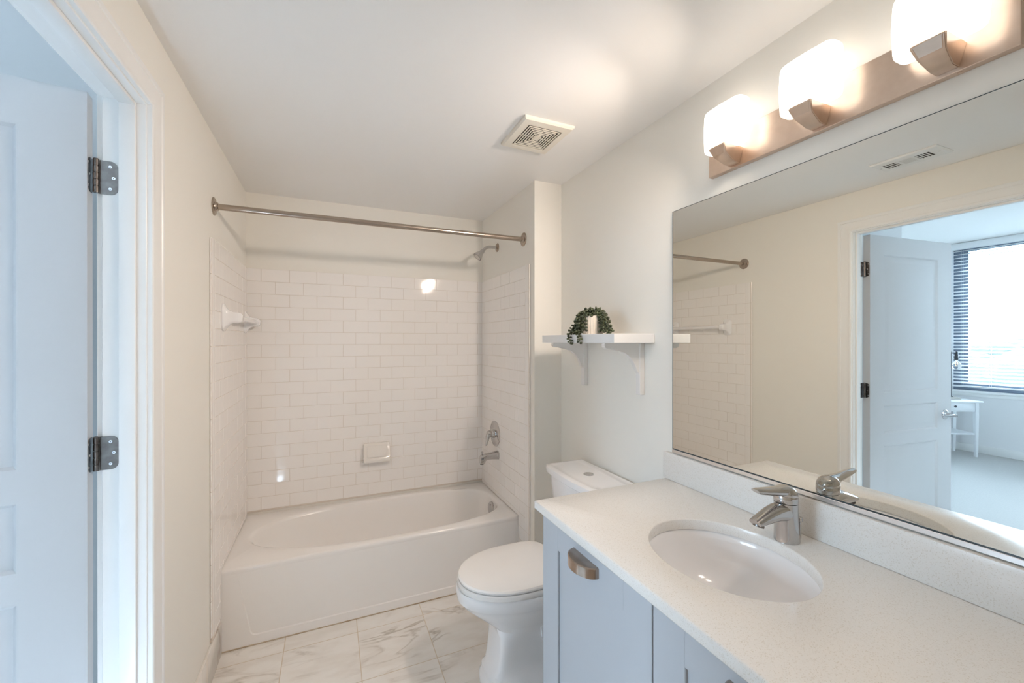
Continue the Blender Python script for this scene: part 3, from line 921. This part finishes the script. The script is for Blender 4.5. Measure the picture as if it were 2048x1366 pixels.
# ------------------------------------------------------------------ vanity light
vl = thing('vanity_light', (XW, .6885, 2.07), 'three-lamp satin nickel vanity light glowing above the mirror', 'light fixture')
BY_0, BY_1 = .332, 1.0435
b = MB(); b.box((XW - .021, BY_0, 2.0105), (XW - .0004, BY_1, 2.128), .0012, 1); b.build('backplate', M['satin'], vl)
for y in (.99, .42):
    b = MB(); b.lathe([(0, .0035), (.0015, .0035), (.0025, .002)], (XW - .011, y, 2.0106), (0, 0, -1), 14); b.build('set_screw', M['satin'], vl)
for c in (.942, .6885, .4355):
    b = MB()
    # holder: wide front lip, tapering down to the plate
    hw = .029
    R = []
    for xz in ((0, 2.0640, 1.0, 1.590), (1, 2.0600, 1.0, 1.589), (2, 2.0370, .80, 1.6045), (3, 2.0185, .62, 1.648)):
        _, z, k, xf = xz
        R.append([(xf + .003, c - hw * k, z), (xf, c - hw * k + .004, z), (xf, c + hw * k - .004, z), (xf + .003, c + hw * k, z), (XW - .020, c + hw * k, z), (XW - .020, c - hw * k, z)])
    b.rings(R, True, True, True)
    bmesh.ops.bevel(b.bm, geom=[e for e in b.bm.edges], offset=.0015, segments=2, affect='EDGES')
    b.build('holder', M['satin'], vl, angle=30)
    # opal glass shade: a bowed pillow of glass
    b = MB()
    R = []
    zc, hz, hy = 2.1325, .0690, .0745
    for i in range(1, 24):
        ph = -pi / 2 + pi * i / 24
        s = math.copysign(abs(sin(ph)) ** (2 / 14.0), sin(ph)); kx = abs(cos(ph)) ** (2 / 14.0)
        bul = 1 - .07 * s * s
        ring = []
        for k in range(48):
            t = 2 * pi * k / 48
            cy_, cx_ = cos(t), sin(t)
            yy = hy * kx * bul * math.copysign(abs(cy_) ** (2 / 14.0), cy_)
            xx = .022 * kx * math.copysign(abs(cx_) ** (2 / 4.0), cx_)
            bow = .016 * (1 - (yy / hy) ** 2) * (1 - .5 * s * s)
            ring.append((1.6375 + xx - (bow if xx < 0 else 0), c + yy, zc + hz * s))
        R.append(ring)
    b.rings(R, True, True, True)
    sh_ = b.build('shade', M['opal'], vl, angle=80); sh_['label'] = 'glowing white opal glass shade'
    ld = bpy.data.lights.new('lamp bulb', 'AREA')
    ld.shape = 'RECTANGLE'; ld.size = .095; ld.size_y = .095
    ld.energy = LAMP_WATTS; ld.color = LAMP_COLOR
    lo = bpy.data.objects.new('lamp bulb', ld); COL.objects.link(lo)
    lo.parent = vl
    lo.location = Vector((1.597, c, 2.1325)) - vl.location
    ld.spread = radians(128)
    lo.rotation_euler = Vector((1, .10, .90) if c < .5 else (1, -1.25, .75)).to_track_quat('Z', 'Y').to_euler()

# ------------------------------------------------------------------ shelf with two brackets
shf = thing('wall_shelf', (XW, 1.627, 1.435), 'white wall shelf on two curved brackets above the toilet', 'shelf')
b = MB(); b.box((1.490, 1.326, 1.4365), (XW - .0004, 1.927, 1.4745), .0015, 1); b.build('board', M['shelf'], shf)
prof = [(0, 1.436), (.203, 1.436), (.205, 1.428), (.203, 1.420), (.196, 1.4155), (.185, 1.4135), (.172, 1.4135), (.162, 1.411), (.15, 1.4075), (.128, 1.4045), (.105, 1.397), (.085, 1.386), (.068, 1.371), (.054, 1.352), (.044, 1.333), (.036, 1.318), (.027, 1.308), (.025, 1.300), (.025, 1.229), (.010, 1.215), (0, 1.215)]
for yc in (1.4, 1.823):
    b = MB(); b.prism([(XW - .0004 - d, z) for d, z in prof], 'y', yc - .010, yc + .010)
    bmesh.ops.bevel(b.bm, geom=[e for e in b.bm.edges if len(e.link_faces) == 2 and e.calc_face_angle(0) > .7], offset=.0012, segments=1, affect='EDGES')
    b.box((XW - .026, yc - .0135, 1.2155), (XW - .0004, yc + .0135, 1.4362), .002, 1)
    b.build('bracket', M['bracket'], shf, angle=25)

# ------------------------------------------------------------------ trailing plant
PX, PY, PZ = 1.562, 1.575, 1.4748
pp = thing('potted_plant', (PX, PY, PZ), 'trailing string succulent in a cream ribbed pot on the wall shelf', 'potted plant')
b = MB()
R = []
for z, r in ((0, .043), (.002, .045), (.078, .050), (.082, .050), (.083, .048), (.076, .046)):
    R.append([(PX + (r + (.0012 * sin(k * pi / 2) if .001 < z < .081 else 0)) * cos(2 * pi * k / 96), PY + (r + (.0012 * sin(k * pi / 2) if .001 < z < .081 else 0)) * sin(2 * pi * k / 96), PZ + z) for k in range(96)])
b.rings(R, True, True, True); b.build('pot', M['pot'], pp, angle=40)
b = MB(); b.lathe([(.074, .046), (.079, .03), (.080, .001)], (PX, PY, PZ), (0, 0, 1)); b.build('soil', M['soil'], pp)
def vine(ctrl, dens=.0052, leafr=.0074):
    """strand through control points; little plump leaves in pairs"""
    P = [Vector(p) for p in ctrl]
    pts = []
    for i in range(len(P) - 1):
        p0 = P[max(0, i - 1)]; p1 = P[i]; p2 = P[i + 1]; p3 = P[min(len(P) - 1, i + 2)]
        for s in range(8):
            t = s / 8
            pts.append(.5 * ((2 * p1) + (-p0 + p2) * t + (2 * p0 - 5 * p1 + 4 * p2 - p3) * t * t + (-p0 + 3 * p1 - 3 * p2 + p3) * t ** 3))
    pts.append(P[-1])
    st = MB(); st.tube(pts, .0012, 6)
    lf = MB()
    acc = 0; a = random.random() * 6
    for i in range(1, len(pts)):
        acc += (pts[i] - pts[i - 1]).length
        while acc > dens:
            acc -= dens
            a += 2.2 + random.uniform(-.4, .4)
            tan = (pts[i] - pts[i - 1]).normalized()
            u = tan.cross(Vector((.3, .2, 1))).normalized(); w = tan.cross(u)
            d = (u * cos(a) + w * sin(a) + tan * .45 + Vector((0, 0, .15))).normalized()
            r = leafr * random.uniform(.75, 1.12)
            q = d.to_track_quat('Z', 'Y').to_matrix()
            lf.ellipsoid(pts[i] + d * (.0028 + r * .85), (r * .74, r * .74, r * .95), 8, 6, q)
    vn = lf.build('vine', M['leaf'], pp, angle=80)
    st.build('stem', M['stem'], vn)
T = PZ + .082
def out(phi, r, dz):
    return (PX + r * cos(phi), PY + r * sin(phi), T + dz)
FXS = 1.476     # just in front of the shelf edge
# strands: over the rim, then down
def strand(phi, reach, drop, lift=.014, wob=0.0):
    return [out(phi, .006, .0), out(phi, .026, lift), out(phi, .050, lift * .7), out(phi + wob * .5, .064 + reach * .3, -.022), out(phi + wob, .066 + reach * .7, -.045 - drop * .3), out(phi + wob, .066 + reach, -drop)]
vine([out(2.3, .01, 0), out(2.3, .035, .014), out(2.35, .062, .000), (1.510, 1.628, T - .026), (1.492, 1.640, T - .058), (1.480, 1.640, T - .084), (FXS, 1.632, T - .104), (FXS, 1.626, T - .124)])
vine([out(2.75, .01, 0), out(2.8, .040, .012), out(2.85, .064, -.008), (1.496, 1.582, T - .040), (1.488, 1.576, T - .066), (1.479, 1.566, T - .084), (FXS, 1.552, T - .104), (FXS, 1.545, T - .122)])
vine(strand(2.0, .016, .080, .012)); vine(strand(2.25, .026, .078, .016, .1)); vine(strand(2.55, .014, .072, .012, .05)); vine(strand(1.8, .012, .080, .014, .1)); vine(strand(1.95, .034, .072, .012)); vine(strand(2.35, .006, .060, .016, -.1)); vine(strand(2.1, .000, .050, .016, .1)); vine(strand(2.65, .004, .058, .014, .1))
vine(strand(3.45, .000, .058, .014, .1)); vine(strand(3.2, .004, .068, .012, .05))
vine(strand(4.72, .000, .064, .014)); vine(strand(5.0, .012, .060, .016)); vine(strand(5.25, .022, .058, .016)); vine(strand(5.45, .012, .076, .014)); vine(strand(5.15, .004, .066, .016, .1)); vine(strand(5.7, .012, .078, .014)); vine(strand(4.95, .002, .044, .016, -.05))
vine([out(4.8, .01, 0), out(4.8, .035, .016), out(4.75, .066, .002), out(4.72, .092, -.034), out(4.70, .122, -.062), out(4.68, .146, -.075)])
vine([out(4.7, .01, 0), out(4.7, .035, .014), out(4.68, .064, -.004), out(4.66, .090, -.044), out(4.64, .116, -.070), out(4.62, .140, -.076)])
for phi, l in ((1.2, .022), (3.6, .020), (5.6, .022), (0.3, .018), (2.7, .024), (4.3, .026), (2.0, .022), (3.2, .022), (4.9, .024)):
    vine([out(phi, .0, -.004), out(phi, .012, .010), out(phi + .3, .022, l), out(phi + .5, .036, l + .004), out(phi + .6, .048, .004)])
vine([out(3.9, .004, 0), out(3.9, .010, .018), out(3.9, .014, .032)], .0055); vine([out(4.9, .02, .008), out(4.9, .028, .020), out(4.9, .033, .032)], .0055)

# ------------------------------------------------------------------ exhaust fan
ef = thing('exhaust_fan', (1.298, 1.62, H), 'square ivory exhaust fan grille in the middle of the ceiling', 'exhaust fan')
b = MB()
cx, cy, hs = 1.2985, 1.6205, .1145
hy_ = .1305
zt_ = H - .0004
def sq(h, z): return [(cx - h, cy - h * hy_ / hs, z), (cx + h, cy - h * hy_ / hs, z), (cx + h, cy + h * hy_ / hs, z), (cx - h, cy + h * hy_ / hs, z)]
b.rings([sq(hs, zt_), sq(hs, zt_ - .009), sq(hs - .006, zt_ - .015), sq(.079, zt_ - .017), sq(.078, zt_ - .008), sq(.078, zt_)], True)
h = .0725
while h > .012:
    w_ = .0050
    b.rings([sq(h, zt_ - .0145), sq(h, zt_ - .0168), sq(h - w_, zt_ - .0168), sq(h - w_, zt_ - .0145)], True, loop=True)
    h -= .0112
b.box((cx - .0105, cy - .012, zt_ - .0168), (cx + .0105, cy + .012, zt_ - .006))
for dx, dy in ((1, 0), (-1, 0), (0, 1), (0, -1)):   # the ribs that tie the rings together
    b.box((cx - .078 if dx < 0 else (cx + .009 if dx > 0 else cx - .0022), cy - .089 if dy < 0 else (cy + .01 if dy > 0 else cy - .0022), zt_ - .0150),
          (cx - .009 if dx < 0 else (cx + .078 if dx > 0 else cx + .0022), cy - .01 if dy < 0 else (cy + .089 if dy > 0 else cy + .0022), zt_ - .0118))
b.build('grille', M['fan'], ef, angle=30)
b = MB(); b.box((cx - .0775, cy - .0885, zt_ - .0122), (cx + .0775, cy + .0885, zt_ - .001)); o = b.build('recess', M['dark'], ef); o['label'] = 'dark recess behind the slots'

# ------------------------------------------------------------------ air register seen in the mirror
cv = thing('ceiling_vent', (.285, 1.087, H), 'white louvred ceiling register seen in the mirror', 'air vent')
vx0, vx1, vy0, vy1 = .205, .366, .957, 1.218
b = MB()
def vr(i, z): return [(vx0 + i, vy0 + i, z), (vx1 - i, vy0 + i, z), (vx1 - i, vy1 - i, z), (vx0 + i, vy1 - i, z)]
ox0, ox1, oy0, oy1 = vx0 + .045, vx1 - .045, vy0 + .045, vy1 - .035
op = [(ox0, oy0), (ox1, oy0), (ox1, oy1), (ox0, oy1)]
b.rings([vr(0, zt_), vr(0, zt_ - .004), vr(.006, zt_ - .009), vr(.02, zt_ - .010), [(x, y, zt_ - .010) for x, y in op], [(x, y, zt_ - .003) for x, y in op]], True)
w3 = (oy1 - oy0) / 3
for k in range(1, 5):
    for base in (oy0, oy1 - w3):
        y = base + w3 * k / 5
        b.box((ox0, y - .0024, zt_ - .010), (ox1, y + .0024, zt_ - .0086))
for base in (oy0 + w3, oy1 - w3):
    b.box((ox0, base - .006, zt_ - .010), (ox1, base + .006, zt_ - .0086))
for k in range(7):
    x = ox0 + (ox1 - ox0) * (k + .5) / 7
    b.box((x - .0030, oy0 + w3 + .006, zt_ - .010), (x + .0030, oy1 - w3 - .006, zt_ - .0086))
b.build('register', M['vent'], cv, angle=30)
b = MB(); b.box((ox0 + .0005, oy0 + .0005, zt_ - .0084), (ox1 - .0005, oy1 - .0005, zt_ - .001)); b.build('recess', M['dark'], cv)
for y in (vy0 + .02, vy1 - .016):
    b = MB(); b.lathe([(0, .004), (.0015, .0035), (.002, .001)], ((vx0 + vx1) / 2, y, zt_ - .010), (0, 0, -1), 14); b.build('screw', M['screw'], cv)

# ================================================================== DOOR
ANG = radians(5.9)
DW, DT, DZ0, DZ1 = .790, .038, .012, 2.098
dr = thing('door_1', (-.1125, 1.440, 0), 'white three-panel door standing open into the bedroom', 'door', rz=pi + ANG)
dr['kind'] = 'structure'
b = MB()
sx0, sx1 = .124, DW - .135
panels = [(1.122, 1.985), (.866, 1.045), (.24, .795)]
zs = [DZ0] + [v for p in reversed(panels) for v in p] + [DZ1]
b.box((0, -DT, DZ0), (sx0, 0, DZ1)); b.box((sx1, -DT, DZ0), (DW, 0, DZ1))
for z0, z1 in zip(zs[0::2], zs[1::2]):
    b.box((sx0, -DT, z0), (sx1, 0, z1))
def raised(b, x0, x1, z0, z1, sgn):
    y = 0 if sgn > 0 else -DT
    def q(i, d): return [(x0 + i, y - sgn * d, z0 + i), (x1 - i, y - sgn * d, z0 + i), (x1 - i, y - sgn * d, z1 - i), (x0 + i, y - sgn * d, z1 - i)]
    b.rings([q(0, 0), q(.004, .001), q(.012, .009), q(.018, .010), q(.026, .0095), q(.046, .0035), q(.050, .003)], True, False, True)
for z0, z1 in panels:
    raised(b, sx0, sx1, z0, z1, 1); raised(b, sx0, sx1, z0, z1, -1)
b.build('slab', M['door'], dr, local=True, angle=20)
# lever handles
for sgn in (1, -1):
    y0 = 0 if sgn > 0 else -DT
    kx, kz = .724, .957
    b = MB()
    b.lathe([(0, .032), (.004, .032), (.008, .028), (.011, .020), (.013, .0125), (.046, .011), (.052, .0115), (.060, .0105), (.062, .008)], (kx, y0, kz), (0, sgn, 0), 32)
    b.tube([(kx, y0 + sgn * .052, kz), (kx - .03, y0 + sgn * .054, kz), (kx - .075, y0 + sgn * .053, kz), (kx - .108, y0 + sgn * .048, kz), (kx - .115, y0 + sgn * .047, kz)], [.0105, .0095, .0085, .008, .005], 16)
    o = b.build('door_handle', M['chrome'], dr, local=True); o['label'] = 'chrome lever handle on a round rose'
# hinges: leaf on the jamb, leaf on the door edge, knuckles between
Rz = Matrix.Rotation(pi + ANG, 4, 'Z'); Dinv = (Matrix.Translation(dr.location) @ Rz).inverted()
pin = Vector((-.1046, 1.4645, 0))
def leaf_poly(x0, x1, z0, z1, r=.016, n=6):
    """square at x0, rounded at x1"""
    s = 1 if x1 > x0 else -1
    out = [(x0, z0)]
    for k in range(n + 1):
        a = -pi / 2 + k / n * pi / 2
        out.append((x1 - s * r + s * r * cos(a), z0 + r + r * sin(a)))
    for k in range(n + 1):
        a = k / n * pi / 2
        out.append((x1 - s * r + s * r * cos(a), z1 - r + r * sin(a)))
    out.append((x0, z1))
    return out
for zc in (1.888, 1.141, .28):
    z0, z1 = zc - .0455, zc + .0455
    hg = MB()
    n = 5
    for k in range(n):
        a, c = z0 + (z1 - z0) * k / n + .0008, z0 + (z1 - z0) * (k + 1) / n - .0008
        hg.cyl((pin.x, pin.y, a), (pin.x, pin.y, c), .0062, seg=18)
    hg.cyl((pin.x, pin.y, z0 + .001), (pin.x, pin.y, z1 - .001), .0040, seg=12)
    hg.lathe([(0, .0052), (.002, .0048), (.003, .002)], (pin.x, pin.y, z1), (0, 0, 1), 14)
    # jamb leaf, flat on the jamb
    hg.prism([(p[0], p[1]) for p in leaf_poly(pin.x + .0055, -.0612, z0, z1)], 'y', YJ - .0016, YJ + .0004)
    for v in hg.bm.verts: v.co = Dinv @ v.co
    # door leaf, flat on the door edge (local x = 0, running along -y)
    hg.prism([(p[0], p[1]) for p in leaf_poly(-DT + .006, -.0035, z0, z1)], 'x', -.0016, .0004)
    h = hg.build('hinge', M['hinge'], dr, local=True, angle=35)
    for px_, dz in ((-.077, .030), (-.070, 0), (-.077, -.030)):
        s_ = MB(); s_.lathe([(0, .0042), (.0008, .0038), (.0009, .0015), (-.0004, .001)], (px_, YJ - .0016, zc + dz), (0, -1, 0), 14)
        for v in s_.bm.verts: v.co = Dinv @ v.co
        s_.build('screw', M['screw'], h, local=True)
    s_ = MB()
    for dz in (.030, 0, -.030):
        s_ = MB(); s_.lathe([(0, .0038), (.0008, .0034), (.0009, .001)], (-.0016, -.014 - (.006 if dz == 0 else 0) + .006, zc + dz), (-1, 0, 0), 12)
        s_.build('screw', M['screw'], h, local=True)

# ================================================================== BEDROOM THINGS (seen in the mirror)
bl = thing('window_blind', (BX, 1.46, 2.70), 'white horizontal slat blind over the bedroom window seen in the mirror', 'window blind')
b = MB(); b.box((BX - .0, WY0 - .0, 2.655), (BX + .052, WY1 - .0, 2.74), .003); b.build('headrail', M['blind'], bl)
b = MB()
z = 2.635
nsl = 0
ta = radians(-19)
while z > .885:
    R = []
    for d in (-.025, -.012, 0, .012, .025):
        crown = .003 * (1 - (d / .025) ** 2)
        R.append((BX + .026 + d * cos(ta), z + crown + d * sin(ta)))
    poly = R + [(x, q - .0022) for x, q in reversed(R)]
    b.prism(poly, 'y', WY0 + .008, WY1 - .012)
    z -= .0445
b.build('slats', M['blind'], bl, angle=30)
b = MB(); b.box((BX + .003, WY0 + .008, .842), (BX + .049, WY1 - .012, .862), .003); b.build('bottom_rail', M['blind'], bl)
for y in (2.62, 2.36, 1.9, 1.45, 1.0, .55, .3):
    b = MB()
    for x in (BX + .0005, BX + .0515):
        b.cyl((x, y, .86), (x, y, 2.66), .0012, seg=6)
    b.build('ladder_cord', M['blind'], bl)

# side table turned towards the room
tt = thing('side_table', (-4.455, 2.40, 0), 'small white side table with drawer and lower shelf in the bedroom reflection', 'side table', rz=radians(31))
# local: x along the front to the left end, y to the back; front right leg foot at the origin
TWI, TDE, TZ = .50, .30, .70
def leg(x, y):
    b = MB()
    R = []
    for z, hw in ((0, .0125), (.50, .0185), (TZ - .022, .0185)):
        R.append([(x - hw, y - hw, z), (x + hw, y - hw, z), (x + hw, y + hw, z), (x - hw, y + hw, z)])
    b.rings(R, True, True, True)
    b.build('leg', M['tablew'], tt, local=True)
for x in (0, TWI):
    for y in (0, TDE):
        leg(x, y)
b = MB(); b.box((-.055, -.04, TZ - .022), (TWI + .055, TDE + .035, TZ), .005); b.build('table_top', M['tablew'], tt, local=True)
b = MB(); b.box((-.014, .019, TZ - .13), (.014, TDE - .019, TZ - .022)); b.box((TWI - .014, .019, TZ - .13), (TWI + .014, TDE - .019, TZ - .022)); b.box((.019, TDE - .014, TZ - .13), (TWI - .019, TDE + .014, TZ - .022)); b.box((.019, -.010, TZ - .135), (TWI - .019, .005, TZ - .122)); b.build('apron', M['tablew'], tt, local=True)
b = MB(); b.box((.021, -.014, TZ - .120), (TWI - .021, .006, TZ - .024), .002); d = b.build('drawer', M['tablew'], tt, local=True)
b = MB(); b.lathe([(0, .005), (.010, .006), (.014, .013), (.020, .014), (.024, .008)], (TWI / 2, -.014, TZ - .072), (0, -1, 0), 16); o = b.build('knob', M['black'], d, local=True); o['label'] = 'dark round knob'
b = MB(); b.box((-.01, -.006, .275), (TWI + .01, TDE + .006, .293), .003); b.build('shelf', M['tablew'], tt, local=True)

# pipe lamp with a clear bulb
lm = thing('table_lamp', (-4.408, 2.603, .70), 'pipe table lamp with a clear globe bulb on the white side table', 'lamp', rz=radians(31))
b = MB(); b.box((-.06, -.06, .0005), (.075, .06, .028), .004); b.build('base', M['lampwood'], lm, local=True)
b = MB()
hp_ = .59
b.lathe([(.028, .022), (.034, .022), (.036, .011)], (.012, 0, 0), (0, 0, 1), 18)
b.cyl((.012, 0, .028), (.012, 0, hp_), .0095, seg=14)
b.ellipsoid((.012, 0, hp_ + .004), (.016, .016, .016), 12, 8)
b.cyl((.012, 0, hp_ + .004), (-.05, 0, hp_ + .004), .0095, seg=14)
b.ellipsoid((-.055, 0, hp_ + .004), (.018, .018, .018), 12, 8)
b.build('pipe', M['black'], lm, local=True)
b = MB(); b.lathe([(0, .014), (.02, .017), (.05, .020), (.085, .022), (.088, .018)], (-.055, 0, hp_), (0, 0, -1), 20); b.cyl((-.055, -.018, hp_ - .065), (-.055, -.036, hp_ - .065), .006, seg=12); b.build('socket', M['black'], lm, local=True)
b = MB(); b.lathe([(0, .013), (.018, .016), (.035, .030), (.055, .043), (.078, .048), (.10, .043), (.117, .028), (.125, .010), (.126, .001)], (-.055, 0, hp_ - .086), (0, 0, -1), 28); o = b.build('bulb', M['bulb'], lm, local=True); o['label'] = 'clear glass globe bulb'
b = MB(); b.tube([(-.055, 0, hp_ - .10), (-.066, 0, hp_ - .135), (-.060, .006, hp_ - .165), (-.050, .006, hp_ - .165), (-.044, 0, hp_ - .135), (-.055, 0, hp_ - .10)], .0022, 8); b.build('filament', M['filament'], o, local=True)

# ------------------------------------------------------------------ outside the bedroom window
b = MB(); b.box((-320, -160, -14.5), (-8, 220, -14)); struct(b.build('ground_outside', M['ground']), 'pale hazy ground outside the bedroom window', 'ground')
b = MB()
for k in range(170):
    d = random.uniform(28, 150)
    x = BX - d; y = 1.5 + random.uniform(-.9, .9) * (d * .75 + 6)
    top = random.uniform(-4.0, 1.0) + d * .012
    r = random.uniform(3.2, 6.0)
    b.ellipsoid((x, y, top - r * .8), (r * random.uniform(.9, 1.4), r * random.uniform(.9, 1.5), r * .9), 9, 6)
    b.cyl((x, y, -14), (x, y, top - r), .4, .3, 6)
t = b.build('tree', M['tree'], angle=60)
tag(t, 'pale hazy treetops seen through the window blind', 'trees', kind='stuff')
bd = thing('building', (-190, 96, -14), 'pale distant building seen through the blind above the treetops', 'building')
b = MB(); b.box((-204, 84, -14), (-178, 108, 7.4)); b.box((-198, 90, 7.4), (-186, 98, 9.8)); b.build('wall', M['concrete'], bd)
